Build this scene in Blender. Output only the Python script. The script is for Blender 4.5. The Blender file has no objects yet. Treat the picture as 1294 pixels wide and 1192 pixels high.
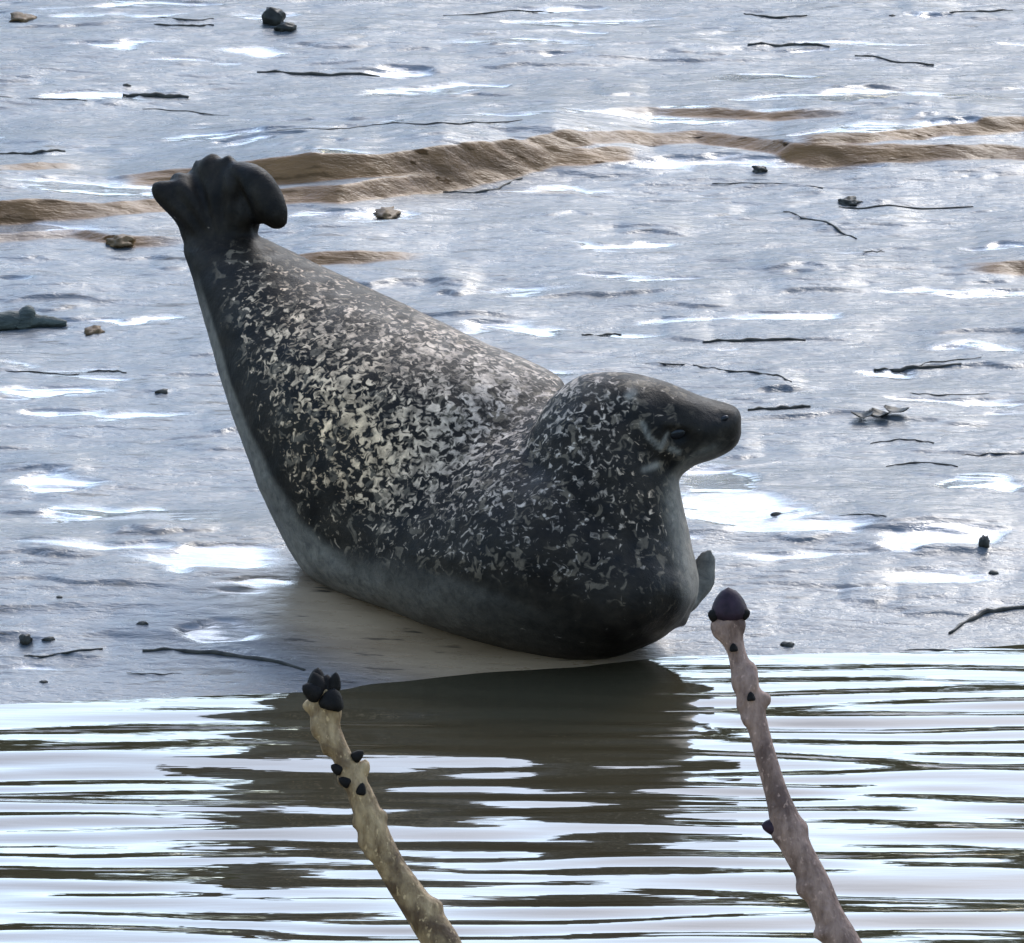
import bpy, bmesh, math, random
import numpy as np
from mathutils import Vector

# ------------------------------------------------------------------ camera, sky, sun, exposure
SC = bpy.context.scene
COL = SC.collection
W0, H0 = 1294.0, 1192.0
PITCH = math.radians(14.5)
DIST = 25.0
PPM = 600.0                                  # picture pixels per metre at the seal
FPX = PPM * DIST
CAM = np.array([0.0, 0.0, DIST * math.sin(PITCH)])
FWD = np.array([0.0, math.cos(PITCH), -math.sin(PITCH)])
UP = np.array([0.0, math.sin(PITCH), math.cos(PITCH)])
RIGHT = np.array([1.0, 0.0, 0.0])

cd = bpy.data.cameras.new('camera')
cam = bpy.data.objects.new('camera', cd)
COL.objects.link(cam)
cam.location = CAM
cam.rotation_euler = (math.pi / 2 - PITCH, 0, 0)
cd.sensor_width = 36.0
cd.lens = 36.0 * FPX / W0
cd.clip_start = 0.1
cd.clip_end = 3000.0
SC.camera = cam

SUN_EL, SUN_AZ = math.radians(40.0), math.radians(20.0)    # azimuth from +Y, negative = left
world = bpy.data.worlds.new('World')
SC.world = world
world.use_nodes = True
wn, wl = world.node_tree.nodes, world.node_tree.links
sky = wn.new('ShaderNodeTexSky')
sky.sky_type = 'NISHITA'
sky.sun_disc = False
sky.sun_elevation = SUN_EL
sky.sun_rotation = SUN_AZ
sky.air_density = 1.35
sky.dust_density = 1.0
sky.ozone_density = 2.4
bg = wn['Background']
bg.inputs['Strength'].default_value = 0.15
wl.new(sky.outputs[0], bg.inputs[0])

sd = bpy.data.lights.new('sun', 'SUN')
sd.energy = 0.6
sd.angle = math.radians(18.0)
sd.color = (1.0, 0.95, 0.87)
sun = bpy.data.objects.new('sun', sd)
COL.objects.link(sun)
sdir = Vector((math.sin(SUN_AZ) * math.cos(SUN_EL), math.cos(SUN_AZ) * math.cos(SUN_EL), math.sin(SUN_EL)))
sun.rotation_euler = sdir.to_track_quat('Z', 'Y').to_euler()
sun.location = (20, 40, 30)

SC.view_settings.view_transform = 'Standard'
SC.view_settings.look = 'None'
SC.view_settings.gamma = 1.0
SC.view_settings.exposure = 1.9
SC.cycles.use_denoising = True
SC.cycles.max_bounces = 6

rng = np.random.default_rng(11)
random.seed(5)

# ------------------------------------------------------------------ helpers
def ray(px, py):
    return FWD + RIGHT * ((px - W0 / 2) / FPX) - UP * ((py - H0 / 2) / FPX)

def at(px, py, t):
    return CAM + ray(px, py) * t

def project(P):
    d = P - CAM
    t = d @ FWD
    return W0 / 2 + (d @ RIGHT) / t * FPX, H0 / 2 - (d @ UP) / t * FPX, t

_perm = np.random.default_rng(3).permutation(256)
_perm = np.concatenate([_perm, _perm, _perm])
_gr = np.array([[math.cos(a), math.sin(a)] for a in np.linspace(0, 2 * math.pi, 16, endpoint=False)])

def perlin(x, y, seed=0):
    x = np.asarray(x, float) + seed * 17.37
    y = np.asarray(y, float) + seed * 9.71
    xi = np.floor(x).astype(int); yi = np.floor(y).astype(int)
    xf = x - xi; yf = y - yi
    u = xf * xf * xf * (xf * (xf * 6 - 15) + 10); v = yf * yf * yf * (yf * (yf * 6 - 15) + 10)
    def g(ix, iy, fx, fy):
        h = _perm[(_perm[ix & 255] + iy) & 255] & 15
        return _gr[h, 0] * fx + _gr[h, 1] * fy
    a = g(xi, yi, xf, yf); b = g(xi + 1, yi, xf - 1, yf)
    c = g(xi, yi + 1, xf, yf - 1); d = g(xi + 1, yi + 1, xf - 1, yf - 1)
    return (a + (b - a) * u) + ((c + (d - c) * u) - (a + (b - a) * u)) * v

def fbm(x, y, octv=4, seed=0, gain=0.5):
    s = 0; a = 1
    for o in range(octv):
        s = s + a * perlin(x * 2 ** o, y * 2 ** o, seed + o * 3)
        a *= gain
    return s

def sstep(a, b, x):
    t = np.clip((np.asarray(x, float) - a) / (b - a), 0, 1)
    return t * t * (3 - 2 * t)

def link(name, me, mat=None, parent=None, smooth=True, **tags):
    o = bpy.data.objects.new(name, me)
    COL.objects.link(o)
    if mat is not None:
        me.materials.clear(); me.materials.append(mat)
    if smooth and hasattr(me, 'polygons'):
        me.polygons.foreach_set('use_smooth', [True] * len(me.polygons))
    if parent is not None:
        o.parent = parent
    for k, v in tags.items():
        o[k] = v
    return o

def empty(name, loc, **tags):
    o = bpy.data.objects.new(name, None)
    COL.objects.link(o)
    o.location = loc
    o.empty_display_size = 0.05
    for k, v in tags.items():
        o[k] = v
    return o

def mesh_from(name, V, F):
    me = bpy.data.meshes.new(name)
    me.from_pydata([tuple(map(float, v)) for v in V], [], F)
    me.update()
    return me

def grid_mesh(name, X, Y, Z):
    ny, nx = X.shape
    V = np.stack([X, Y, Z], -1).reshape(-1, 3)
    i = np.arange(ny * nx).reshape(ny, nx)
    Q = np.stack([i[:-1, :-1], i[:-1, 1:], i[1:, 1:], i[1:, :-1]], -1).reshape(-1, 4)
    me = bpy.data.meshes.new(name)
    me.vertices.add(len(V)); me.vertices.foreach_set('co', V.astype(np.float32).ravel())
    me.loops.add(Q.size); me.loops.foreach_set('vertex_index', Q.astype(np.int32).ravel())
    me.polygons.add(len(Q))
    me.polygons.foreach_set('loop_start', np.arange(0, Q.size, 4, dtype=np.int32))
    me.polygons.foreach_set('loop_total', np.full(len(Q), 4, np.int32))
    me.update(calc_edges=True)
    return me

def tube_geo(pts, rad, seg=10, flat=1.0, cap=True):
    """pts Nx3, rad N -> verts, faces of a capped tube"""
    pts = np.asarray(pts, float); n = len(pts)
    V = []; F = []
    T = np.gradient(pts, axis=0)
    T /= np.linalg.norm(T, axis=1)[:, None] + 1e-12
    ref = np.array([0.0, 0.0, 1.0]) if abs(T[0][2]) < 0.8 else np.array([0.0, 1.0, 0.0])
    for k in range(n):
        b = np.cross(T[k], ref); b /= np.linalg.norm(b) + 1e-12
        c = np.cross(b, T[k])
        for s in range(seg):
            a = 2 * math.pi * s / seg
            V.append(pts[k] + rad[k] * (b * math.cos(a) + flat * c * math.sin(a)))
    for k in range(n - 1):
        for s in range(seg):
            s2 = (s + 1) % seg
            F.append((k * seg + s, k * seg + s2, (k + 1) * seg + s2, (k + 1) * seg + s))
    if cap:
        V.append(pts[0]); V.append(pts[-1])
        a, b = len(V) - 2, len(V) - 1
        for s in range(seg):
            s2 = (s + 1) % seg
            F.append((a, s2, s)); F.append((b, (n - 1) * seg + s, (n - 1) * seg + s2))
    return V, F

def crom(P, n):
    """Catmull-Rom resample of rows of P (any dimension)"""
    P = np.asarray(P, float); m = len(P)
    Q = np.vstack([2 * P[0] - P[1], P, 2 * P[-1] - P[-2]])
    out = []
    for u in np.linspace(0, m - 1, n):
        k = min(int(u), m - 2); t = u - k
        a, b, c, d = Q[k], Q[k + 1], Q[k + 2], Q[k + 3]
        out.append(0.5 * (2 * b + (c - a) * t + (2 * a - 5 * b + 4 * c - d) * t * t + (3 * b - a - 3 * c + d) * t ** 3))
    return np.array(out)

# ------------------------------------------------------------------ materials
def new_mat(name):
    m = bpy.data.materials.new(name); m.use_nodes = True
    nt = m.node_tree
    return m, nt, nt.nodes, nt.links, nt.nodes['Principled BSDF']

def nd(N, t, **kw):
    n = N.new(t)
    for k, v in kw.items():
        if k in n.inputs.keys() if isinstance(k, str) else False:
            n.inputs[k].default_value = v
        else:
            setattr(n, k, v)
    return n

def mapping(N, L, scale, src='Object'):
    tc = N.new('ShaderNodeTexCoord'); mp = N.new('ShaderNodeMapping')
    mp.inputs['Scale'].default_value = scale
    L.new(tc.outputs[src], mp.inputs['Vector'])
    return mp.outputs[0]

def noise(N, L, vec, scale, detail=4, rough=0.55, dist=0.0):
    n = N.new('ShaderNodeTexNoise')
    n.inputs['Scale'].default_value = scale; n.inputs['Detail'].default_value = detail
    n.inputs['Roughness'].default_value = rough; n.inputs['Distortion'].default_value = dist
    if vec is not None: L.new(vec, n.inputs['Vector'])
    return n.outputs['Fac']

def ramp(N, L, fac, stops):
    r = N.new('ShaderNodeValToRGB')
    el = r.color_ramp.elements
    while len(el) < len(stops): el.new(0.5)
    for e, (p, c) in zip(el, stops):
        e.position = p
        e.color = (c, c, c, 1) if not isinstance(c, (tuple, list)) else (*c, 1)
    L.new(fac, r.inputs[0])
    return r.outputs[0]

def math_n(N, L, op, a, b=None):
    n = N.new('ShaderNodeMath'); n.operation = op
    for i, v in enumerate((a, b)):
        if v is None: continue
        if isinstance(v, (int, float)): n.inputs[i].default_value = v
        else: L.new(v, n.inputs[i])
    return n.outputs[0]

def mixc(N, L, fac, a, b):
    n = N.new('ShaderNodeMix'); n.data_type = 'RGBA'
    if isinstance(fac, (int, float)): n.inputs['Factor'].default_value = fac
    else: L.new(fac, n.inputs['Factor'])
    for s, v in ((6, a), (7, b)):
        if isinstance(v, (tuple, list)): n.inputs[s].default_value = (*v, 1)
        else: L.new(v, n.inputs[s])
    return n.outputs[2]

def bump(N, L, h, strength, dist, normal=None):
    b = N.new('ShaderNodeBump')
    b.inputs['Strength'].default_value = strength; b.inputs['Distance'].default_value = dist
    L.new(h, b.inputs['Height'])
    if normal is not None: L.new(normal, b.inputs['Normal'])
    return b.outputs[0]

def make_mud():
    m, nt, N, L, B = new_mat('wet_mud')
    v = mapping(N, L, (0.33, 1.0, 1.0))
    iso = mapping(N, L, (1, 1, 1))
    at_ = N.new('ShaderNodeAttribute'); at_.attribute_name = 'mud'
    sep = N.new('ShaderNodeSeparateColor'); L.new(at_.outputs['Color'], sep.inputs[0])
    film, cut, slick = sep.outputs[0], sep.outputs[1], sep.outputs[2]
    big = noise(N, L, v, 1.3, 4)
    mid = noise(N, L, v, 9.0, 5, 0.6)
    fine = noise(N, L, v, 48.0, 5, 0.65)
    grit = noise(N, L, iso, 190.0, 3, 0.6)
    col = ramp(N, L, mid, [(0.30, (0.032, 0.035, 0.038)), (0.55, (0.055, 0.057, 0.059)), (0.75, (0.085, 0.080, 0.072))])
    col = mixc(N, L, ramp(N, L, big, [(0.42, 0.0), (0.62, 0.6)]), col, (0.062, 0.068, 0.074))
    clay = ramp(N, L, mid, [(0.3, (0.072, 0.034, 0.011)), (0.7, (0.165, 0.080, 0.028))])
    col = mixc(N, L, cut, col, clay)
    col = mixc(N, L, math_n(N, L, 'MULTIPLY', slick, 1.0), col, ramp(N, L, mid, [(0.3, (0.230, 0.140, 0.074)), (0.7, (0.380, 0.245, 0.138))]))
    # bits of rotten plant matter
    vs = mapping(N, L, (0.22, 1.0, 1.0))
    bits = math_n(N, L, 'MULTIPLY', ramp(N, L, noise(N, L, vs, 34.0, 3, 0.6), [(0.605, 0.0), (0.67, 1.0)]), ramp(N, L, big, [(0.40, 0.25), (0.60, 1.0)]))
    col = mixc(N, L, bits, col, (0.016, 0.013, 0.010))
    L.new(math_n(N, L, 'SUBTRACT', math_n(N, L, 'SUBTRACT', 0.45, math_n(N, L, 'MULTIPLY', bits, 0.25)), math_n(N, L, 'MULTIPLY', cut, 0.30)), B.inputs['Specular IOR Level'])
    L.new(col, B.inputs['Base Color'])
    dry = math_n(N, L, 'SUBTRACT', 1.0, film)
    rg = math_n(N, L, 'MULTIPLY', ramp(N, L, fine, [(0.3, 0.22), (0.7, 0.42)]), math_n(N, L, 'ADD', math_n(N, L, 'MULTIPLY', dry, 0.75), 0.25))
    L.new(math_n(N, L, 'ADD', rg, math_n(N, L, 'MULTIPLY', cut, 0.05)), B.inputs['Roughness'])
    B.inputs['IOR'].default_value = 1.5
    B.inputs['Coat IOR'].default_value = 1.5
    L.new(film, B.inputs['Coat Weight'])
    B.inputs['Coat Roughness'].default_value = 0.04
    rel = math_n(N, L, 'ADD', math_n(N, L, 'MULTIPLY', math_n(N, L, 'SUBTRACT', 1.0, slick), 0.9), 0.1)
    def sc(h): return math_n(N, L, 'MULTIPLY', h, rel)
    n1 = bump(N, L, sc(mid), 0.5, 0.020)
    n2 = bump(N, L, sc(fine), 0.75, 0.0075, n1)
    n3 = bump(N, L, sc(grit), 0.35, 0.0012, n2)
    L.new(n3, B.inputs['Normal'])
    c1 = bump(N, L, mid, 0.10, 0.010)
    L.new(bump(N, L, fine, 0.06, 0.003, c1), B.inputs['Coat Normal'])
    return m

def make_water():
    m, nt, N, L, B = new_mat('river_water')
    v = mapping(N, L, (0.12, 1.0, 1.0))
    f = noise(N, L, v, 26.0, 3, 0.5)
    B.inputs['Base Color'].default_value = (0.034, 0.026, 0.014, 1)
    B.inputs['Roughness'].default_value = 0.03
    B.inputs['IOR'].default_value = 1.58
    L.new(bump(N, L, f, 0.25, 0.004), B.inputs['Normal'])
    return m

def make_simple(name, c1, c2, scale=30, rough=0.6, bs=0.4, bd=0.003, stretch=(1, 1, 1), coat=0.0, ior=1.45, spec=0.5):
    m, nt, N, L, B = new_mat(name)
    v = mapping(N, L, stretch)
    f = noise(N, L, v, scale, 5, 0.6)
    L.new(ramp(N, L, f, [(0.3, c1), (0.7, c2)]), B.inputs['Base Color'])
    B.inputs['Roughness'].default_value = rough
    B.inputs['IOR'].default_value = ior
    B.inputs['Specular IOR Level'].default_value = spec
    B.inputs['Coat Weight'].default_value = coat
    B.inputs['Coat Roughness'].default_value = 0.15
    L.new(bump(N, L, f, bs, bd), B.inputs['Normal'])
    return m

def make_seal_coat():
    m, nt, N, L, B = new_mat('seal_coat')
    at_ = N.new('ShaderNodeAttribute'); at_.attribute_name = 'coat'
    sep = N.new('ShaderNodeSeparateColor'); L.new(at_.outputs['Color'], sep.inputs[0])
    dens, warm, pale = sep.outputs[0], sep.outputs[1], sep.outputs[2]
    tc = N.new('ShaderNodeTexCoord'); ob = tc.outputs['Object']
    # pale curls and blotches on dark fur; the density lowers the threshold
    def over(n, t, k):
        c = N.new('ShaderNodeClamp'); L.new(math_n(N, L, 'MULTIPLY', math_n(N, L, 'SUBTRACT', n, t), k), c.inputs[0])
        return c.outputs[0]
    n1 = noise(N, L, ob, 64.0, 2.2, 0.55, 0.9)
    n2 = noise(N, L, ob, 34.0, 1.0, 0.5, 0.8)
    patch = noise(N, L, ob, 12.0, 2.0, 0.5)
    lift = math_n(N, L, 'MULTIPLY', math_n(N, L, 'SUBTRACT', patch, 0.5), 0.22)
    thr = math_n(N, L, 'SUBTRACT', math_n(N, L, 'SUBTRACT', 0.735, math_n(N, L, 'MULTIPLY', dens, 0.275)), lift)
    mark = over(n1, thr, 8.5)
    mark = math_n(N, L, 'MULTIPLY', mark, ramp(N, L, noise(N, L, ob, 36, 3), [(0.32, 0.25), (0.66, 1.0)]))
    dark = ramp(N, L, noise(N, L, ob, 16, 4), [(0.35, (0.0070, 0.0046, 0.0028)), (0.70, (0.022, 0.0156, 0.0102))])
    dim = math_n(N, L, 'MULTIPLY', over(noise(N, L, ob, 38, 2.5, 0.6, 0.8), 0.555, 13.0), ramp(N, L, dens, [(0.02, 0.0), (0.22, 0.75)]))
    dark = mixc(N, L, dim, dark, (0.125, 0.092, 0.062))
    light = mixc(N, L, warm, (0.44, 0.345, 0.275), (0.80, 0.52, 0.30))
    grey = mixc(N, L, noise(N, L, ob, 12, 3), (0.115, 0.098, 0.080), (0.210, 0.180, 0.145))
    c = mixc(N, L, mark, dark, light)
    c = mixc(N, L, pale, c, grey)
    mott = ramp(N, L, noise(N, L, ob, 46, 5, 0.7, 0.5), [(0.32, 0.0), (0.68, 1.0)])
    mx = N.new('ShaderNodeMix'); mx.data_type = 'RGBA'; mx.blend_type = 'MULTIPLY'; mx.inputs['Factor'].default_value = 1.0
    L.new(c, mx.inputs[6]); L.new(mixc(N, L, mott, (0.60, 0.59, 0.58), (1.35, 1.30, 1.22)), mx.inputs[7])
    c = mx.outputs[2]
    c = mixc(N, L, at_.outputs['Alpha'], c, (0.0035, 0.003, 0.003))
    L.new(c, B.inputs['Base Color'])
    L.new(ramp(N, L, noise(N, L, ob, 20, 3), [(0.3, 0.42), (0.7, 0.62)]), B.inputs['Roughness'])
    B.inputs['IOR'].default_value = 1.4
    B.inputs['Specular IOR Level'].default_value = 0.14
    B.inputs['Sheen Roughness'].default_value = 0.4
    h1 = noise(N, L, ob, 150, 5, 0.7)
    h2 = noise(N, L, ob, 18, 3, 0.5)
    L.new(bump(N, L, h1, 0.45, 0.004, bump(N, L, h2, 0.25, 0.012)), B.inputs['Normal'])
    return m

MUD = make_mud()
WATER = make_water()
COAT = make_seal_coat()
EYE = make_simple('eye_gloss', (0.006, 0.005, 0.005), (0.012, 0.010, 0.010), 20, 0.25, 0.0, spec=0.25)
BARK = make_simple('ash_bark', (0.062, 0.038, 0.030), (0.190, 0.130, 0.105), 300, 0.7, 0.8, 0.0008, (1, 1, .35), spec=0.2)
BARK2 = make_simple('ash_bark_yellow', (0.028, 0.015, 0.006), (0.210, 0.148, 0.070), 230, 0.6, 0.8, 0.0008, (1, 1, .35), spec=0.2)
def make_bark(name, c1, c2, c3):
    m, nt, N, L, B = new_mat(name)
    v = mapping(N, L, (1, 1, .30)); iso = mapping(N, L, (1, 1, .7))
    f = noise(N, L, v, 420, 5, 0.65); g = noise(N, L, iso, 95, 4, 0.6, 0.5); h = noise(N, L, iso, 900, 3, 0.6)
    c = ramp(N, L, f, [(0.32, c1), (0.68, c2)])
    c = mixc(N, L, ramp(N, L, g, [(0.50, 0.0), (0.62, 0.85)]), c, c3)
    c = mixc(N, L, ramp(N, L, h, [(0.60, 0.0), (0.68, 0.6)]), c, (c2[0] * 1.5, c2[1] * 1.5, c2[2] * 1.5))
    L.new(c, B.inputs['Base Color'])
    B.inputs['Roughness'].default_value = 0.7
    B.inputs['Specular IOR Level'].default_value = 0.2
    L.new(bump(N, L, f, 0.8, 0.0012, bump(N, L, g, 0.7, 0.002)), B.inputs['Normal'])
    return m
BARK = make_bark('ash_bark', (0.090, 0.050, 0.037), (0.235, 0.146, 0.112), (0.055, 0.029, 0.022))
BARK2 = make_bark('ash_bark_yellow', (0.085, 0.046, 0.019), (0.290, 0.192, 0.100), (0.042, 0.020, 0.009))
BUD = make_simple('black_bud', (0.003, 0.0022, 0.0018), (0.008, 0.0055, 0.0045), 700, 0.75, 0.5, 0.0004, spec=0.12)
BUDP = make_simple('purple_bud', (0.010, 0.005, 0.008), (0.026, 0.013, 0.020), 500, 0.65, 0.5, 0.0004, spec=0.15)
DEBRIS = make_simple('dark_debris', (0.020, 0.018, 0.015), (0.060, 0.050, 0.038), 60, 0.5, 0.5, 0.003, spec=0.12)
LEAFM = make_simple('rotten_leaf', (0.012, 0.011, 0.009), (0.035, 0.031, 0.024), 50, 0.45, 0.5, 0.002, spec=0.12)
CLOD = make_simple('brown_clod', (0.060, 0.036, 0.018), (0.15, 0.088, 0.042), 40, 0.5, 0.6, 0.006, spec=0.12)
LOGM = make_simple('grey_green_log', (0.022, 0.025, 0.021), (0.075, 0.078, 0.062), 55, 0.6, 0.9, 0.012, (0.3, 1, 1), spec=0.2)
EARTH = make_simple('bank_earth', (0.04, 0.045, 0.02), (0.10, 0.085, 0.05), 3, 0.9, 0.6, 0.05)
TREE = make_simple('far_foliage', (0.022, 0.035, 0.012), (0.060, 0.075, 0.028), 0.5, 0.8, 0.0)

# ------------------------------------------------------------------ mud terrain
def flat_y(py, z=0.0):
    r = ray(W0 / 2, py)
    t = (z - CAM[2]) / r[2]
    return CAM[1] + r[1] * t, t

SHORE = np.array([(-300, 905), (0, 892), (150, 884), (300, 878), (400, 872), (520, 862), (640, 850), (740, 842), (850, 826),
                  (1000, 828), (1150, 826), (1294, 814), (1600, 806)], float)
_sy = np.array([flat_y(p)[0] for p in SHORE[:, 1]])
_sx = np.array([(p - W0 / 2) / FPX * flat_y(q)[1] for p, q in SHORE])
def shore_y(x):
    return np.interp(x, _sx, _sy) + 0.012 * perlin(np.asarray(x) * 3.1, np.zeros_like(x) + 0.5, 4) + 0.006 * perlin(np.asarray(x) * 11, np.zeros_like(x) + 0.5, 5)

SCARPS = []       # (x samples, y samples, height samples, face width)

def base_h(x, y):
    x = np.asarray(x, float); y = np.asarray(y, float)
    d = y - shore_y(x)
    z = np.where(d < 0, 0.10 * d, 0.0)
    dd = np.clip(d, 0, None)
    z = z + 0.135 * np.minimum(dd, 0.9) - 0.03 * sstep(0.6, 1.2, dd) * np.minimum(dd, 1.2) + 0.028 * np.clip(dd - 0.9, 0, 60)
    return np.maximum(z, -0.6)

def scarp_h(x, y):
    x = np.asarray(x, float); y = np.asarray(y, float)
    z = np.zeros(np.broadcast(x, y).shape)
    for sx, sy, sh, w in SCARPS:
        back = 0.9 if sh.max() > 0.012 else 0.30
        sel = (x > sx[0]) & (x < sx[-1]) & (y > sy.min() - 0.1) & (y < sy.max() + back + 0.2)
        if not sel.any(): continue
        xx = x[sel]; d = y[sel] - np.interp(xx, sx, sy) - perlin(xx * 9, np.zeros_like(xx) + w * 100, 8) * 0.02
        hh = np.interp(xx, sx, sh)
        # step up at the foot; the surface then sinks back so that terraces do not pile up
        z[sel] += hh * (np.clip(d / w, 0, 1) - sstep(w, back, d))
    return z

def march(px, py, fn):
    r = ray(px, py)
    t = np.linspace(20.5, 36, 500)
    P = CAM[None] + r[None] * t[:, None]
    h = fn(P[:, 0], P[:, 1])
    below = np.nonzero(P[:, 2] < h)[0]
    k = below[0] if len(below) else len(t) - 1
    a, b = t[max(k - 1, 0)], t[k]
    for _ in range(12):
        c = 0.5 * (a + b); Q = CAM + r * c
        if Q[2] < float(np.asarray(fn(np.array([Q[0]]), np.array([Q[1]])))[0]): b = c
        else: a = c
    return CAM + r * (0.5 * (a + b)), 0.5 * (a + b)

def add_scarp(poly, w=0.02, flat=False):
    """poly: (px, py of the foot, face height in px); foot located on the ground as built so far"""
    poly = np.array(poly, float)
    pts = [march(p, q, base_h if flat else (lambda a, b: base_h(a, b) + scarp_h(a, b)))[0] for p, q, _ in poly]
    sx = np.array([p[0] for p in pts]); sy = np.array([p[1] for p in pts])
    sh = poly[:, 2] / PPM / math.cos(PITCH) * (1.0 if flat else 0.85)
    if not flat: w = w * 1.4
    o = np.argsort(sx)
    return (sx[o], sy[o], sh[o], w)

# cut banks of the little drainage channel, near to far (feet and heights follow the brown faces)
for poly, w in [
    ([(1180, 346, 0), (1240, 346, 6), (1285, 347, 13), (1330, 349, 17), (1500, 352, 16), (1700, 352, 0)], 0.03),
    ([(320, 329, 0), (400, 333, 12), (450, 333, 13), (510, 329, 7), (570, 326, 0)], 0.025),
    ([(-300, 312, 0), (-200, 312, 8), (0, 306, 6), (90, 300, 6), (150, 308, 9), (200, 309, 6), (290, 308, 0)], 0.02),
    ([(-400, 284, 0), (-300, 284, 25), (0, 284, 27), (60, 281, 24), (130, 276, 15), (230, 270, 13), (330, 266, 16), (380, 262, 17), (430, 262, 22), (480, 252, 25), (560, 240, 22), (640, 226, 18), (700, 214, 22), (790, 208, 8), (826, 205, 0)], 0.035),
    ([(130, 232, 0), (300, 234, 28), (340, 234, 36), (400, 232, 40), (480, 222, 28), (560, 220, 33), (640, 206, 20), (700, 196, 15), (800, 186, 11), (880, 184, 12), (960, 196, 14), (1000, 206, 18), (1040, 210, 19), (1150, 210, 18), (1240, 208, 19), (1294, 207, 14), (1500, 205, 18), (1700, 204, 0)], 0.035),
    ([(980, 190, 0), (1030, 188, 8), (1100, 184, 14), (1180, 174, 12), (1294, 168, 13), (1500, 164, 14), (1700, 162, 0)], 0.03),
    ([(700, 146, 0), (820, 146, 6), (900, 148, 10), (1040, 149, 6), (1100, 151, 3), (1180, 152, 0)], 0.02),
    ([(-40, 224, 0), (0, 222, 6), (50, 218, 10), (100, 214, 4), (190, 210, 0)], 0.02),
]:
    SCARPS.append(add_scarp(poly, w))
# many small ledges
small = []
for k in range(190):
    py = rng.uniform(4, 830)
    px = rng.uniform(-200, 1450); ln = rng.uniform(50, 260); hgt = rng.uniform(1.5, 4.2)
    if 150 < py < 290 and hgt > 2.5: hgt = 2.0
    if 330 < px + ln / 2 < 900 and py > 640: continue
    sl = rng.uniform(-0.03, 0.05)
    small.append(add_scarp([(px + ln * u, py + sl * ln * u + rng.normal(0, 1.6), hgt * math.sin(math.pi * u) ** .6) for u in np.linspace(0, 1, 7)], 0.008, True))
SCARPS += small

# standing film of water: flat shiny patches (picture pixels: centre, half width, half height, strength)
POOLS = [(930, 640, 90, 22, 1), (900, 605, 60, 18, 1), (1010, 662, 90, 14, .9), (1190, 678, 85, 16, 1), (1150, 690, 60, 8, .8), (1080, 745, 120, 6, .4), (150, 648, 130, 14, .9), (60, 610, 70, 14, .9),
         (270, 706, 110, 16, 1), (120, 690, 120, 8, .6), (60, 500, 90, 8, .8), (170, 528, 80, 7, .8), (280, 800, 55, 14, 1), (650, 414, 70, 10, .9), (120, 402, 130, 4, .9), (120, 255, 110, 12, 1), (40, 292, 90, 8, .9),
         (1180, 182, 120, 6, 1), (1080, 190, 90, 5, 1), (1100, 138, 190, 8, .9), (860, 160, 160, 8, .8), (560, 168, 150, 7, .8), (330, 70, 60, 7, .8), (540, 115, 90, 12, .8), (590, 108, 40, 6, 1), (980, 100, 80, 7, .8), (1000, 66, 70, 4, .8),
         (140, 60, 90, 6, .6), (700, 240, 80, 8, .7), (840, 208, 90, 6, .6), (800, 312, 80, 5, .9), (1200, 372, 80, 5, .9), (1260, 320, 60, 4, .8), (1240, 608, 60, 6, 1), (480, 178, 90, 6, .6), (1240, 440, 60, 7, .7), (1120, 472, 30, 6, .9),
         (430, 240, 60, 7, .8), (640, 60, 120, 8, .5), (200, 8, 120, 6, .7), (720, 10, 90, 6, .6), (300, 186, 110, 5, .8), (980, 700, 90, 7, .6), (1250, 730, 60, 8, .6)]

def film_mask(x, y):
    z0 = base_h(x, y)
    P = np.stack([x, y, z0], -1)
    px, py, _ = project(P)
    px = px + 40 * perlin(px / 90, py / 22, 201); py = py + 9 * perlin(px / 60, py / 16, 203)
    m = np.zeros_like(px)
    for cx, cy, rx, ry, a in POOLS:
        sel = (np.abs(px - cx) < 2.5 * rx) & (np.abs(py - cy) < 2.5 * ry)
        m[sel] = np.maximum(m[sel], a * np.exp(-(((px[sel] - cx) / rx) ** 2 + ((py[sel] - cy) / ry) ** 2)))
    n = fbm(x * 1.6, y * 4.5, 4, 211)
    g = sstep(0.34, 0.66, n + 0.08) * 0.55
    v = fbm(x * 5, y * 14, 3, 215)
    return np.clip(sstep(0.30, 0.62, np.maximum(m, g) + 0.28 * v), 0, 1)

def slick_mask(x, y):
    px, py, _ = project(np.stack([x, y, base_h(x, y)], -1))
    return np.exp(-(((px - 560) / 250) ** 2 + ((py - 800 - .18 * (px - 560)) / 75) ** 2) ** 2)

def mud_h(x, y, film=None):
    x = np.asarray(x, float); y = np.asarray(y, float)
    z = base_h(x, y) + scarp_h(x, y)
    d = y - shore_y(x)
    amp = sstep(-0.05, 0.35, d)
    if film is None: film = film_mask(x, y)
    sm = (1 - 0.85 * slick_mask(x, y)) * (1 - 0.85 * film)
    n = 0.018 * fbm(x * 0.7, y * 1.3, 3, 1)
    n = n + 0.007 * fbm(x * 1.8, y * 4.0, 3, 21) * sm
    rid = 1 - np.abs(perlin(x * 2.0 + 0.6 * perlin(x * 3, y * 3, 31), y * 7.5, 33)) * 2
    msk = sstep(-0.1, 0.35, perlin(x * 1.1, y * 1.6, 37))
    n = n + 0.010 * np.clip(rid - 0.45, 0, None) * msk * sm
    rid2 = 1 - np.abs(perlin(x * 4.0, y * 15, 43)) * 2
    n = n - 0.012 * np.clip(rid2 - 0.72, 0, None) * sm * sstep(-0.1, 0.3, perlin(x * 1.5, y * 2.0, 47))
    n = n + 0.0035 * fbm(x * 8, y * 22, 3, 51) * sm
    n = n - 0.004 * film
    return z + n * amp

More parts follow.
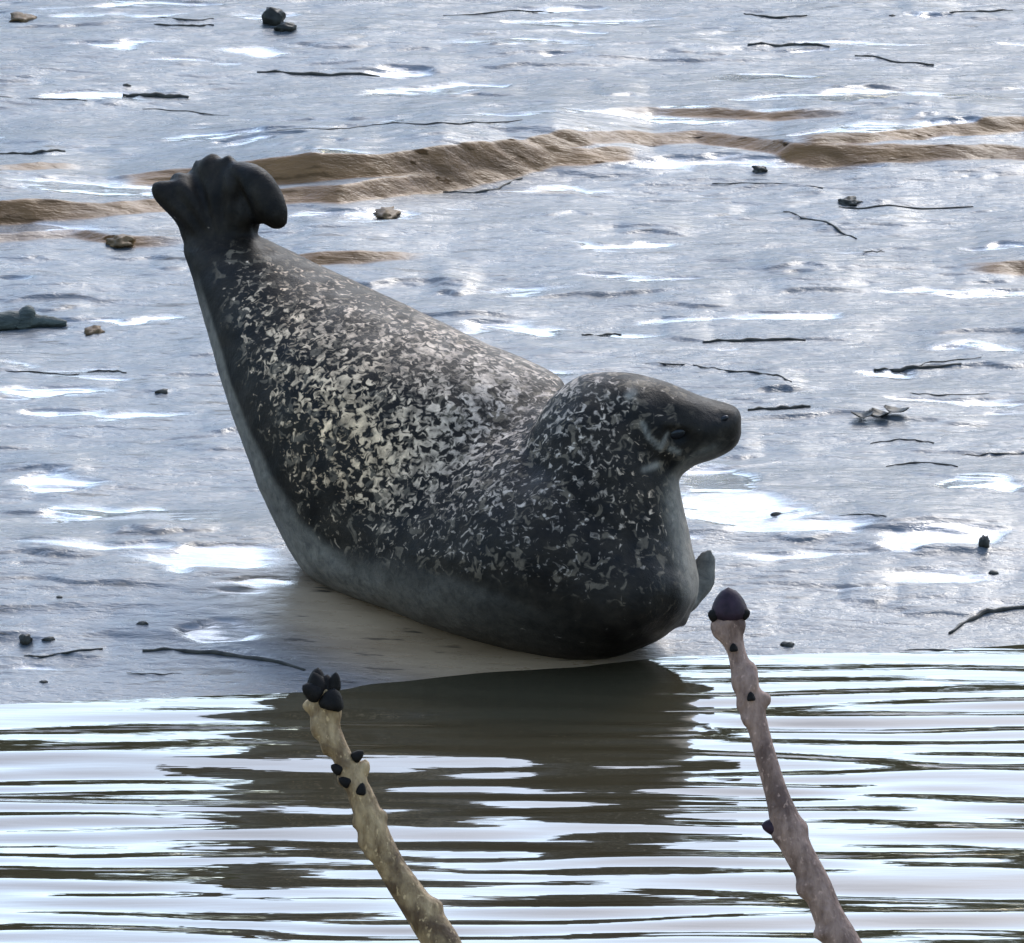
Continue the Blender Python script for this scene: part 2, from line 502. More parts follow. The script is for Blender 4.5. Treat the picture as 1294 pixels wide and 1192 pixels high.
def axis(a0, a1, step, lo, hi, grow=1.12):
    core = list(np.arange(a0, a1 + step / 2, step))
    s = step; v = core[-1]
    while v < hi:
        s *= grow; v += s; core.append(min(v, hi))
    s = step; v = core[0]; pre = []
    while v > lo:
        s *= grow; v -= s; pre.append(max(v, lo))
    return np.array(pre[::-1] + core)

xs = axis(-1.75, 1.75, 0.009, -400, 400)
ys = axis(22.4, 30.0, 0.0055, 14.0, 900)
X, Y = np.meshgrid(xs, ys)
film = film_mask(X, Y)
film[:, np.abs(xs) > 20] = 0
Z = mud_h(X, Y, film)
cut = np.zeros_like(X)
for sx_, sy_, sh_, w_ in SCARPS:
    if sh_.max() < 0.008: continue
    yy = np.interp(X, sx_, sy_) + perlin(X * 9, np.zeros_like(X) + w_ * 100, 8) * 0.02
    hh = np.interp(X, sx_, sh_, left=0, right=0)
    cut = np.maximum(cut, sstep(0.004, 0.012, hh) * sstep(-0.02, 0.0, Y - yy) * sstep(w_ + 0.012, w_, Y - yy))
me = grid_mesh('mudflat', X, Y, Z)
ca = me.color_attributes.new('mud', 'FLOAT_COLOR', 'POINT')
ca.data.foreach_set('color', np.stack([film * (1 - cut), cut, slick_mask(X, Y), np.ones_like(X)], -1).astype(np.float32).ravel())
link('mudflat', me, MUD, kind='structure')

# ------------------------------------------------------------------ water
ww = []
for k in range(70):
    lam = math.exp(rng.uniform(math.log(0.07), math.log(0.55)))
    th = rng.normal(0, 0.085)
    ww.append((lam, th, rng.uniform(0, 2 * math.pi), 0.030 * lam ** 0.75))
def water_h(x, y):
    z = 0
    wx = x + 0.15 * perlin(x * 0.8, y * 2.0, 61)
    wy = y + 0.03 * perlin(x * 1.2, y * 3.0, 63)
    for lam, th, ph, a in ww:
        k = 2 * math.pi / lam
        z = z + a * lam / lam ** 0.75 * 0.085 * np.sin(k * (wy * math.cos(th) + wx * math.sin(th)) + ph)
    d = shore_y(x) - y
    calm = 0.25 + 0.75 * sstep(0.0, 0.5, d)
    far = 1 - sstep(6, 14, np.abs(y - 21.5)) * 0.6
    return z * calm * far
xs = axis(-1.7, 1.7, 0.025, -400, 400)
ys = axis(20.2, 23.6, 0.006, 8.0, 24.9, 1.06)
X, Y = np.meshgrid(xs, ys)
link('water', grid_mesh('water', X, Y, water_h(X, Y)), WATER, kind='structure')

# ------------------------------------------------------------------ near bank, under the camera
xs = axis(-6, 6, 0.3, -400, 400, 1.3)
ys = axis(-2, 14, 0.3, -120, 14, 1.3)
X, Y = np.meshgrid(xs, ys)
def bank_h(x, y):
    return 4.6 - 5.2 * sstep(-2.0, 12.5, y) + 0.25 * fbm(x * 0.5, y * 0.5, 3, 71) * sstep(13.8, 10, y)
link('river_bank', grid_mesh('river_bank', X, Y, bank_h(X, Y)), EARTH, kind='structure')

# ------------------------------------------------------------------ far wood beyond the flats (reflected in the water)
def far_wood():
    r = np.random.default_rng(8)
    n = 52000
    x = r.uniform(-150, 150, n)
    top = 15.6 + 1.6 * perlin(x * 0.05, x * 0 + 0.3, 81) * 2 + 2.5 * perlin(x * 0.25, x * 0 + 0.3, 82)
    y = 88 + r.normal(0, 4.0, n)
    z = 1.5 + (top - 1.5) * r.uniform(0, 1, n) ** 0.8
    C = np.stack([x, y, z], 1)
    u = r.normal(0, 1, (n, 3)); u /= np.linalg.norm(u, axis=1)[:, None]
    w = np.cross(u, r.normal(0, 1, (n, 3))); w /= np.linalg.norm(w, axis=1)[:, None]
    s = r.uniform(0.35, 0.9, n)[:, None]
    V = np.stack([C - u * s, C - w * s * 0.7, C + u * s, C + w * s * 0.7], 1).reshape(-1, 3)
    F = [tuple(range(4 * k, 4 * k + 4)) for k in range(n)]
    return mesh_from('far_wood', V, F)
link('far_wood', far_wood(), TREE, kind='stuff', label='far wood along the back of the mudflat', category='woodland')

# ------------------------------------------------------------------ the seal
def gdepth(px, py):
    return march(px, py, lambda a, b: base_h(a, b))[1]

def loft(sections, n, seg=44):
    """sections: Lx, Ly, Rx, Ry, b (half width along the view), t (view distance)"""
    S = crom(sections, n)
    V = []; F = []
    for lx, ly, rx, ry, b, t in S:
        Lp, Rp = at(lx, ly, t), at(rx, ry, t)
        c, u = (Lp + Rp) / 2, (Rp - Lp) / 2
        for k in range(seg):
            a = 2 * math.pi * k / seg
            V.append(c + u * math.cos(a) + FWD * b * math.sin(a))
    for i in range(n - 1):
        for k in range(seg):
            k2 = (k + 1) % seg
            F.append((i * seg + k, i * seg + k2, (i + 1) * seg + k2, (i + 1) * seg + k))
    V.append(np.mean(V[:seg], axis=0)); V.append(np.mean(V[(n - 1) * seg:n * seg], axis=0))
    for k in range(seg):
        k2 = (k + 1) % seg
        F.append((len(V) - 2, k2, k)); F.append((len(V) - 1, (n - 1) * seg + k, (n - 1) * seg + k2))
    return V, F

tK = gdepth(760, 834); tG = gdepth(392, 736); tI = gdepth(580, 806)
TAILD = tG + 0.28
BODY = [
    (246, 288, 306, 290, .035, TAILD),
    (231, 312, 345, 306, .065, TAILD),
    (243, 352, 400, 333, .105, TAILD - .03),
    (259, 412, 470, 365, .155, TAILD - .08),
    (279, 482, 540, 398, .200, TAILD - .14),
    (304, 555, 608, 431, .232, TAILD - .20),
    (337, 640, 668, 455, .250, tG + .04),
    (390, 728, 712, 482, .260, tG),
    (482, 768, 726, 520, .260, tG - .13),
    (580, 804, 742, 566, .250, tI),
    (680, 829, 784, 622, .225, tI * .5 + tK * .5),
    (762, 833, 845, 690, .185, tK),
    (822, 814, 876, 725, .130, tK),
    (856, 792, 880, 752, .070, tK),
]
hT = tK + 0.03
NECK = [
    (610, 760, 866, 792, .170, tK + .02),
    (616, 700, 884, 742, .190, tK + .01),
    (640, 626, 873, 684, .185, hT),
    (664, 562, 864, 640, .170, hT),
    (690, 508, 858, 612, .150, hT),
    (728, 477, 860, 603, .132, hT),
    (770, 470, 868, 596, .118, hT - .01),
    (812, 474, 880, 588, .102, hT - .015),
    (850, 486, 899, 582, .090, hT - .02),
    (885, 500, 915, 575, .074, hT - .02),
    (910, 507, 926, 568, .064, hT - .02),
    (928, 513, 933, 560, .052, hT - .02),
    (936, 523, 937, 550, .030, hT - .02),
]
def chain(pts, n=14, seg=14, flat=1.0):
    """pts: px, py, t, radius px"""
    P = crom(pts, n)
    return tube_geo([at(p[0], p[1], p[2]) for p in P], [p[3] / PPM for p in P], seg, flat)

TF = TAILD
parts = [loft(BODY, 90), loft(NECK, 70)]
# hind flippers: one reaching left, the other curled over to the right
for pts, dz in [([(274, 316, 34), (254, 274, 33), (226, 252, 24), (208, 243, 18), (200, 241, 14), (194, 240, 9), (191, 240, 3)], 0),
                ([(276, 308, 36), (263, 264, 33), (240, 244, 24), (224, 231, 15), (217, 226, 7), (214, 224, 3)], .02),
                ([(278, 300, 38), (272, 255, 34), (260, 228, 25), (250, 213, 15), (246, 207, 8), (244, 204, 3)], .03),
                ([(282, 300, 40), (282, 252, 34), (274, 222, 24), (270, 206, 17), (269, 199, 11), (268, 193, 4)], .0),
                ([(286, 296, 36), (288, 246, 32), (285, 220, 24), (286, 206, 14), (287, 199, 8), (287, 195, 3)], -.02),
                ([(284, 292, 30), (294, 244, 32), (308, 229, 26), (324, 238, 24), (339, 260, 22), (348, 277, 15), (353, 287, 8), (354, 291, 3)], -.07),
                ([(288, 300, 30), (306, 272, 30), (322, 268, 24), (332, 276, 14), (336, 282, 5)], -.05),
                ([(288, 288, 28), (300, 246, 28), (316, 232, 24), (333, 246, 22), (348, 268, 17), (356, 284, 8), (358, 290, 3)], -.09)]:
    m_ = len(pts) - 1
    parts.append(chain([(p[0], p[1], TF + dz * min(1, 1.6 * k / m_), p[2]) for k, p in enumerate(pts)], 22, 16, .75))
# fore flipper on the far side of the chest
ff = tK + 0.10
for tip in [(884, 704), (891, 697), (897, 695), (900, 703), (900, 714)]:
    parts.append(chain([(852, 768, ff - .05, 18), (874, 758, ff, 13), (tip[0] - 4, tip[1] + 24, ff, 8), (*tip, ff, 5.5)], 12, 12, .8))

def build_seal():
    bm = bmesh.new()
    for V, F in parts:
        vs = [bm.verts.new(tuple(map(float, v))) for v in V]
        for f in F:
            try: bm.faces.new([vs[i] for i in f])
            except ValueError: pass
    bmesh.ops.recalc_face_normals(bm, faces=bm.faces)
    me = bpy.data.meshes.new('tmp'); bm.to_mesh(me); bm.free()
    o = bpy.data.objects.new('tmp', me); COL.objects.link(o)
    md = o.modifiers.new('r', 'REMESH'); md.mode = 'VOXEL'; md.voxel_size = 0.0065
    sm = o.modifiers.new('s', 'SMOOTH'); sm.iterations = 7; sm.factor = 0.5
    dg = bpy.context.evaluated_depsgraph_get(); dg.update()
    me2 = bpy.data.meshes.new_from_object(o.evaluated_get(dg))
    bpy.data.objects.remove(o); bpy.data.meshes.remove(me)
    return me2

sme = build_seal()
nv = len(sme.vertices)
co = np.empty(nv * 3, np.float32); sme.vertices.foreach_get('co', co); co = co.reshape(-1, 3).astype(float)
nr = np.empty(nv * 3, np.float32); sme.vertices.foreach_get('normal', nr); nr = nr.reshape(-1, 3).astype(float)
sx, sy, st = project(co)

def blob(cx, cy, rx, ry, rot=0):
    c, s = math.cos(rot), math.sin(rot)
    u = (sx - cx) * c + (sy - cy) * s; v = -(sx - cx) * s + (sy - cy) * c
    return np.exp(-((u / rx) ** 2 + (v / ry) ** 2))
# relief: eye socket, muzzle, neck rolls, loose skin, flank
near = sstep(0.25, -0.25, (nr @ FWD))
dsp = -0.010 * blob(858, 552, 14, 10) + 0.006 * blob(848, 536, 16, 7, .3) + 0.006 * blob(900, 546, 20, 14) - 0.004 * blob(915, 527, 8, 6)
dsp += -0.004 * blob(890, 566, 22, 3.0, -.5)
fold = np.sin((sx * 0.5 + sy * 0.87 - 20 * np.sin(sx / 60.)) / 11.0)
dsp += 0.0025 * fold * blob(700, 560, 50, 90, .4)
dsp += 0.003 * fbm(sx / 45., sy / 45., 3, 91) * near
# rays of the hind flippers and the crease between them
dsp += 0.0060 * np.sin(np.arctan2(sx - 285, 330 - sy) * 22) * blob(258, 242, 60, 45) * (sx < 303)
dsp += -0.012 * blob(306, 252, 4.5, 42, -.42)
for cx, cy, rx, ry, a, h in [(695, 540, 12, 60, .45, -.004), (662, 600, 16, 60, .5, -.003), (760, 660, 70, 8, .6, -.004), (610, 745, 90, 9, .35, -.004)]:
    dsp += h * blob(cx, cy, rx, ry, a)
co2 = co + nr * dsp[:, None]
base = at(640, 800, tK); base[2] = float(mud_h(np.array([base[0]]), np.array([base[1]]))[0])
co2 = co2 - base
sme.vertices.foreach_set('co', co2.astype(np.float32).ravel())
sme.update()
# coat colouring: R density of pale curls, G warmth, B pale grey: plain fur, belly, painted sky sheen, back rim light
belly = np.interp(sx, [230, 300, 340, 400, 480, 560, 640, 720, 860], [330, 560, 668, 700, 715, 730, 742, 760, 800])   # line under which the belly is plain
dens = 1.05 * blob(510, 540, 230, 165, .45) + 0.45 * blob(640, 460, 140, 60, .4) + 0.45 * blob(350, 380, 120, 90, .6) + 0.35 * blob(790, 610, 110, 140) + 0.25 * blob(770, 500, 70, 30)
dens = dens * sstep(8, -25, sy - belly + 9 * fbm(sx / 40., sy / 40., 2, 95)) * sstep(285, 350, sy)
edge = sx - np.interp(sy, [300, 370, 425, 480, 540, 600, 655, 725], [232, 250, 265, 280, 300, 325, 345, 385])
dens = np.clip(dens * sstep(16, 50, edge + 6 * fbm(sy / 30., sx / 30., 2, 96)), 0, 1.05)
warm = np.clip(0.95 * blob(430, 560, 120, 130) + 0.5 * blob(330, 380, 80, 120) + .5 * blob(820, 590, 60, 80) + 0.05, 0, 1)
throat = np.interp(sy, [560, 600, 640, 700, 760, 800], [903, 868, 862, 876, 888, 880])
pale = 0.95 * sstep(-34, -6, sx - throat) * sstep(560, 590, sy) * sstep(800, 740, sy)
pale = np.maximum(pale, .75 * blob(888, 575, 26, 12, -.5))
pale = np.maximum(pale, .80 * sstep(1, .5, edge / np.interp(sy, [320, 480, 600, 660, 720], [8, 13, 22, 42, 90])) * sstep(330, 420, sy) * sstep(760, 715, sy))  # sky sheen on the wet flank edge, painted in as pale grey
pale = np.maximum(pale, .62 * sstep(-20, 30, sy - belly) * sstep(780, 420, sx))
pale = np.maximum(pale, .55 * blob(895, 715, 14, 40))
pale = np.maximum(pale, .35 * blob(620, 436, 130, 8, .42))  # rim light along the back line, painted into the coat
def stroke(x0, y0, x1, y1, w):
    dx, dy = x1 - x0, y1 - y0
    u = np.clip(((sx - x0) * dx + (sy - y0) * dy) / (dx * dx + dy * dy), 0, 1)
    return np.exp(-(((sx - x0 - u * dx) ** 2 + (sy - y0 - u * dy) ** 2) / (w * w)))
for q in [(812, 535, 820, 553, 2.8), (820, 553, 835, 566, 3.0), (845, 548, 835, 566, 2.8), (830, 588, 815, 594, 4), (795, 500, 800, 496, 5), (848, 568, 858, 572, 3)]:
    pale = np.maximum(pale, 1.25 * stroke(*q))
spots_crease_shade = 1.1 * blob(859, 553, 15, 10) + .8 * blob(905, 527, 14, 8) + .8 * stroke(852, 584, 838, 603, 5) + .8 * blob(792, 527, 9, 7) + .7 * blob(812, 512, 7, 5) + .7 * blob(818, 599, 6, 6) + .5 * stroke(890, 552, 872, 572, 3.5)
spots_crease_shade += .6 * blob(832, 540, 8, 10) + .6 * stroke(870, 505, 900, 517, 5) + .7 * stroke(306, 215, 322, 285, 5) + .5 * stroke(280, 215, 270, 270, 4) + .45 * stroke(250, 225, 262, 262, 4)  # head marks, then strokes that paint shade into the hind flipper creases
for q in [(795, 640), (812, 655), (828, 668), (840, 690), (822, 705), (845, 715), (806, 690), (850, 735), (830, 742), (800, 722), (776, 672), (780, 706), (838, 640), (770, 640), (755, 620), (735, 605)]:
    spots_crease_shade += .75 * blob(q[0], q[1], 6, 5)
face = blob(885, 540, 50, 38)
dens = dens * (1 - .9 * face)
cols = np.stack([np.clip(dens, 0, 1), warm, np.clip(pale, 0, 1.3), np.clip(spots_crease_shade, 0, 1)], 1).astype(np.float32)
ca = sme.color_attributes.new('coat', 'FLOAT_COLOR', 'POINT')
ca.data.foreach_set('color', cols.ravel())

seal = empty('seal', base, label='spotted harbour seal curled up on the mud with head and tail raised', category='seal')
link('body', sme, COAT, seal)

def ball_geo(c, ax, seg=16, rings=10):
    """ellipsoid, ax: three axis vectors"""
    V = []; F = []
    for i in range(rings + 1):
        p = math.pi * i / rings
        for k in range(seg):
            a = 2 * math.pi * k / seg
            V.append(c + ax[0] * math.sin(p) * math.cos(a) + ax[1] * math.sin(p) * math.sin(a) + ax[2] * math.cos(p))
    for i in range(rings):
        for k in range(seg):
            k2 = (k + 1) % seg
            F.append((i * seg + k, (i + 1) * seg + k, (i + 1) * seg + k2, i * seg + k2))
    return V, F

def surf_point(px, py, side=-1):
    d = (sx - px) ** 2 + (sy - py) ** 2
    c = np.nonzero(d < 5 ** 2)[0]
    k = c[np.argmin(st[c])] if side < 0 else c[np.argmax(st[c])]
    return co2[k]
for sd_ in (-1, 1):
    c = surf_point(858, 552, sd_)
    V, F = ball_geo(c - FWD * 0.0025 * sd_, [RIGHT * .019 + UP * .003, UP * .014, FWD * .009])
    link('eye', mesh_from('eye', V, F), EYE, seal)
    c = surf_point(917, 526, sd_)
    V, F = ball_geo(c, [RIGHT * .010 + UP * .003, UP * .006, FWD * .005])
    link('nostril', mesh_from('nostril', V, F), EYE, seal)

# ------------------------------------------------------------------ ash twigs in front
def bud_geo(c, d, w, l, seg=12, rings=9, blunt=0.75):
    d = np.asarray(d, float); d /= np.linalg.norm(d)
    a = np.cross(d, FWD); a /= np.linalg.norm(a); b = np.cross(d, a)
    V = []; F = []
    for i in range(rings + 1):
        u = i / rings
        r = w * max(1 - u ** 2.0, 0.0) ** 0.62 * min(1.0, 0.72 + u * 1.6) * 1.06
        for k in range(seg):
            th = 2 * math.pi * k / seg
            V.append(c + d * (u * l) + r * (a * math.cos(th) * (1 + .06 * math.cos(4 * th)) + b * math.sin(th) * .9))
    for i in range(rings):
        for k in range(seg):
            k2 = (k + 1) % seg
            F.append((i * seg + k, i * seg + k2, (i + 1) * seg + k2, (i + 1) * seg + k))
    F.append(tuple(range(seg))[::-1]); F.append(tuple(range(rings * seg, rings * seg + seg)))
    return V, F

TT = 2.5
SPX = FPX / TT
def sapling(path, buds, knobs, root_dx, mat, budmat, label):
    """path: px, py, radius px from tip downwards; buds: px, py, dx, dy, half width px, length px, depth offset px, material"""
    P = [np.append(at(p[0], p[1], TT), p[2] / SPX) for p in path]
    tip = P[-1][:3].copy(); r0 = P[-1][3]
    ground = np.array([tip[0] + root_dx + 0.1, tip[1] + 0.12, 0.0]); ground[2] = float(bank_h(np.array([ground[0]]), np.array([ground[1]]))[0]) - 0.06
    dirn = P[-1][:3] - P[-2][:3]; dirn /= np.linalg.norm(dirn)
    c1 = tip + dirn * 0.30; c2 = ground + np.array([0, 0, 0.45])
    for u in np.linspace(0, 1, 60)[1:]:
        q = tip * (1 - u) ** 3 + 3 * c1 * u * (1 - u) ** 2 + 3 * c2 * u * u * (1 - u) + ground * u ** 3
        P.append(np.append(q, r0 * (1 + 1.2 * u)))
    C = crom(P, 260)
    rr = np.random.default_rng(int(path[0][0]))
    wob = 1 + 0.04 * np.array([fbm(np.array([k * .35]), np.array([.5]), 3, 14)[0] for k in range(len(C))])
    root = empty('ash_sapling', ground, label=label, category='twig', group='bare ash twigs in front of the water')
    V, F = tube_geo(C[:, :3] - ground, C[:, 3] * wob, 16)
    V = list(V); F = list(F)
    for px, py, rx, ry, dep in knobs:                   # swollen nodes and leaf scars
        c = at(px, py, TT) + FWD * dep / SPX - ground
        v2, f2 = ball_geo(c, [RIGHT * rx / SPX, UP * ry / SPX, FWD * max(rx, ry) * .8 / SPX], 14, 8)
        o = len(V); V += list(v2); F += [tuple(i + o for i in f) for f in f2]
    me = mesh_from('stem', V, F)
    tmp = bpy.data.objects.new('tmp', me); COL.objects.link(tmp)
    md = tmp.modifiers.new('r', 'REMESH'); md.mode = 'VOXEL'; md.voxel_size = 0.0007
    s = tmp.modifiers.new('s', 'SMOOTH'); s.iterations = 4; s.factor = .5
    dg = bpy.context.evaluated_depsgraph_get(); dg.update()
    me2 = bpy.data.meshes.new_from_object(tmp.evaluated_get(dg))
    bpy.data.objects.remove(tmp); bpy.data.meshes.remove(me)
    me2.name = 'stem'
    link('stem', me2, mat, root)
    for px, py, dx, dy, w, l, dep, bmat in buds:
        c = at(px, py, TT) + FWD * dep / SPX - ground
        dv = RIGHT * dx - UP * dy; c = c - dv / np.linalg.norm(dv) * l * .14 / SPX
        V, F = bud_geo(c, RIGHT * dx - UP * dy + FWD * rr.uniform(-.2, .1), w / SPX, l / SPX)
        link('bud', mesh_from('bud', V, F), bmat, root)
    return root

sapling([(408, 868, 12), (412, 900, 13), (424, 938, 13), (440, 972, 14), (458, 1010, 17), (472, 1050, 19), (496, 1098, 19), (524, 1140, 21), (552, 1182, 24), (566, 1210, 25)],
        [(404, 872, -.4, -1.2, 12, 28, -4, BUD), (402, 878, -1.5, -.9, 12, 27, -8, BUD), (410, 876, .2, -1.2, 13, 28, 2, BUD), (422, 870, .15, -1.1, 8, 25, -3, BUD), (418, 893, .2, -.9, 15, 28, -12, BUD), (400, 866, .1, -1.2, 11, 26, 0, BUD),
         (448, 958, .9, -.7, 7, 17, -6, BUD), (430, 974, -1, -.6, 7, 16, -8, BUD), (440, 990, -.7, -.4, 6.5, 16, -13, BUD), (456, 1002, .2, -1, 6, 16, -16, BUD)],
        [(394, 892, 13, 10, -2), (400, 915, 9, 20, 0), (412, 935, 8, 22, 1), (422, 900, 11, 18, 0), (461, 970, 8, 12, 0), (436, 985, 12, 11, -3), (452, 1012, 12, 13, -3), (484, 1032, 8, 9, -3), (454, 1040, 11, 10, 1), (466, 1062, 16, 16, 0), (476, 1078, 17, 12, 0), (538, 1148, 24, 17, 0)],
        0.05, BARK2, BUD, 'bare yellowish ash twig tipped with a cluster of small black buds')
sapling([(920, 780, 19.0), (923, 800, 17.0), (930, 822, 12.0), (938, 850, 14.6), (948, 885, 16.3), (958, 920, 13.8), (970, 965, 14.6), (982, 1005, 15.5), (994, 1042, 20.6), (1008, 1075, 19.8), (1030, 1115, 18.9), (1046, 1155, 19.8), (1066, 1195, 23.2), (1076, 1215, 23.2)],
        [(922, 778, -.05, -1, 22, 42, -2, BUDP), (905, 778, -1.0, -.3, 9, 13, -6, BUD), (938, 776, 1.0, -.3, 8, 12, -6, BUD), (927, 822, -.1, -1, 5, 11, -15, BUD), (949, 884, -.1, -1, 5, 12, -19, BUD), (984, 1046, -1, -.15, 11, 26, -2, BUDP)],
        [(910, 792, 13, 18, 0), (930, 790, 14, 16, -2), (952, 862, 7, 26, 0), (932, 858, 9, 20, 0), (966, 884, 10, 11, 0), (938, 890, 9, 12, -2), (948, 908, 13, 12, -5), (1010, 1050, 13, 17, -2), (996, 1054, 23, 18, 0), (1024, 1120, 20, 20, -4), (1050, 1180, 24, 12, -3)],
        0.06, BARK, BUDP, 'bare mauve-brown ash twig ending in one fat purple bud')

# ------------------------------------------------------------------ things lying on the mud
def on_mud(px, py):
    return march(px, py, mud_h)[0]

def lay_path(pix, lift=0.0):
    return [on_mud(*p) + np.array([0, 0, lift]) for p in pix]

def stick(pix, r_px, label, group='dark sticks washed onto the mud', mat=None, name='stick', seed=1):
    pts = np.array(lay_path(pix)); base = pts[0].copy()
    r = r_px / PPM
    C = crom(pts, 14)
    C[:, 2] = mud_h(C[:, 0], C[:, 1]) + r * (0.35 + 0.9 * perlin(np.arange(14) * .45, np.zeros(14) + seed * .61, 5))
    C[:, 1] += 0.02 * perlin(np.arange(14) * .35, np.zeros(14) + seed * .83, 7)
    rad = [r * (0.35 + 0.65 * math.sin(math.pi * (k + 1.0) / 16)) * (1 + .8 * perlin(np.array([k * .9]), np.array([seed * .37]), 2)[0]) for k in range(14)]
    V, F = tube_geo(C - base, rad, 8)
    o = link(name, mesh_from(name, V, F), mat or DEBRIS, label=label, category='stick')
    if group: o['group'] = group
    o.location = base
    return o

stick([(325, 92), (400, 95), (480, 98)], 2.6, 'long straight dark stick on the mud beyond the brown channel', None)
stick([(155, 121), (200, 122), (238, 124)], 3.6, 'short thick dark stick on the mud behind the raised tail', None)
stick([(888, 433), (950, 431), (1018, 431)], 2.6, 'thin black stick above the nose of the seal', None)
stick([(945, 57), (1000, 58), (1048, 60)], 2.6, 'dark stick over a white wet strip near the top of the flats', None)
stick([(1200, 801), (1230, 782), (1262, 772), (1320, 768)], 3.2, 'curved dark root half lifted out of the mud at the water edge', None)
stick([(1104, 468), (1150, 466), (1215, 461)], 2.8, 'dark stick with a white puddle under its thick end', None)
stick([(945, 519), (990, 517), (1024, 515)], 3.0, 'dark stick with a thick knob lying level with the seal nose', None)
stick([(560, 243), (610, 243), (660, 226)], 1.8, 'thin bent stick at the edge of the brown channel', None)
stick([(180, 823), (240, 824), (320, 833), (385, 848)], 3.0, 'long dark stick running to the waterline below the belly', None)
stick([(0, 195), (50, 193), (82, 192)], 2.4, 'dark stick leading to a small clod left of the tail', None)
few = [
    (((350, 165), (420, 163), (470, 158)), 'thin stick beyond the channel, pointing away from the raised tail'),
    (((470, 158), (560, 156), (660, 152)), 'longest thin stick just beyond the brown channel'),
    (((1080, 70), (1130, 78), (1180, 82)), 'sloping thin stick past the end of the white wet strip'),
    (((815, 460), (870, 462), (905, 466)), 'thin stick right above the seal forehead'),
    (((905, 466), (960, 472), (1000, 482)), 'thin drooping stick end to end with the one above the forehead'),
    (((1150, 498), (1190, 499), (1250, 498)), 'straight thin stick below the stick with the white puddle'),
    (((1215, 575), (1240, 576), (1294, 574)), 'dark stick lying below and beyond the three dead leaves'),
    (((1060, 262), (1100, 262), (1230, 262)), 'long thin stick ending at a dark clod below the channel'),
    (((900, 232), (960, 232), (1040, 238)), 'thin straight stick just below the foot of the brown channel'),
    (((990, 268), (1040, 280), (1082, 302)), 'thin stick bent downwards below the dark clod'),
    (((1090, 318), (1105, 318), (1118, 318)), 'very short dark stick on bare mud below the bent stick'),
    (((560, 20), (640, 14), (700, 16)), 'thin stick lying past the weed clumps on the far flats'),
    (((940, 18), (970, 22), (1020, 20)), 'faint curved stick beyond the stick over the white strip'),
    (((5, 470), (50, 472), (100, 474)), 'thin stick on the mud below the driftwood log'),
    (((110, 470), (140, 469), (160, 471)), 'short thin stick in line with the one below the log'),
    (((180, 138), (230, 141), (290, 146)), 'thin sloping stick under the short thick one behind the tail'),
    (((0, 122), (60, 125), (110, 128)), 'thin stick leading towards the short thick one behind the tail'),
    (((1200, 16), (1240, 15), (1280, 14)), 'straight dark stick on the far flats beyond the sloping one'),
    (((1140, 470), (1180, 458), (1240, 452)), 'thin stick crossing behind the stick with the white puddle'),
    (((1120, 590), (1160, 585), (1210, 590)), 'thin arched stick on the mud below the three dead leaves'),
    (((1060, 652), (1090, 650), (1120, 652)), 'thin stick between the white puddles beside the seal chest'),
    (((200, 22), (240, 26), (270, 24)), 'upper of two short parallel sticks beside the weed clumps'),
    (((195, 32), (240, 33), (270, 32)), 'lower of two short parallel sticks beside the weed clumps'),
    (((1100, 560), (1140, 556), (1180, 560)), 'thin arched stick right under the three dead leaves'),
    (((30, 830), (80, 826), (130, 820)), 'thin stick among the pebbles near the waterline'),
    (((160, 850), (200, 852), (230, 853)), 'short stick at the waterline under the long dark stick'),
    (((1130, 825), (1190, 822), (1230, 824)), 'stick lying at the waterline below the curved root'),
    (((735, 424), (760, 424), (785, 424)), 'short thin stick behind the back of the seal'),
]
for k, (p, lab) in enumerate(few):
    stick(p, 0.8 + 0.8 * ((k * 7) % 5) / 4, lab, seed=k)

def lump(pix, rx, ry, rz, mat, name, label, cat, group=None, seed=1, sub=3, rough=.3, sink=.25):
    c = on_mud(*pix)
    bm = bmesh.new(); bmesh.ops.create_icosphere(bm, subdivisions=sub, radius=1.0)
    for v in bm.verts:
        p = v.co
        n = 1 + rough * (perlin(np.array([p.x * 1.7 + seed]), np.array([p.y * 1.7 + p.z * 1.3]), seed)[0] * 2 + perlin(np.array([p.x * 4 + seed]), np.array([p.y * 4 + p.z * 3]), seed)[0])
        v.co = Vector((p.x * rx * n, p.y * ry * n, p.z * rz * n + rz * (1 - 2 * sink)))
    me = bpy.data.meshes.new(name); bm.to_mesh(me); bm.free()
    o = link(name, me, mat, label=label, category=cat)
    if group: o['group'] = group
    o.location = c
    return o

def log_end():
    pts = [(-260, 405, 15), (-120, 405, 16), (-20, 404, 15), (20, 403, 13), (48, 404, 10), (68, 406, 7), (84, 408, 4)]
    g = [np.append(on_mud(p[0], p[1] + p[2] * .8), p[2] / PPM) for p in pts]
    base = g[2][:3].copy()
    C = crom(g, 40); C[:, 2] += C[:, 3] * 0.6; C[:, :3] -= base
    rad = C[:, 3] * (1 + .30 * np.array([perlin(np.array([k * .4]), np.array([.3]), 6)[0] for k in range(40)]))
    V, F = tube_geo(C[:, :3], rad, 16)
    root = empty('driftwood_log', base, label='grey-green driftwood log end half sunk in mud left of the seal', category='log')
    link('trunk', mesh_from('trunk', V, F), LOGM, root)
    k0 = (g[3][:3] * .4 + g[4][:3] * .6) - base
    V, F = tube_geo([k0 + np.array([-.02, 0, .0]), k0 + np.array([-.005, 0, .022]), k0 + np.array([0.0, 0, .036]), k0 + np.array([.003, 0, .044])], [.028, .022, .016, .008], 14)
    link('knot', mesh_from('knot', V, F), LOGM, root)
log_end()
lump((345, 30), .028, .03, .026, LEAFM, 'weed_clump', 'round dark green weed clump standing up at the top of the flats', 'weed clump', seed=3)
lump((362, 38), .026, .02, .012, LEAFM, 'weed_clump', 'flat dark weed clump beside the round one', 'weed clump', seed=5)
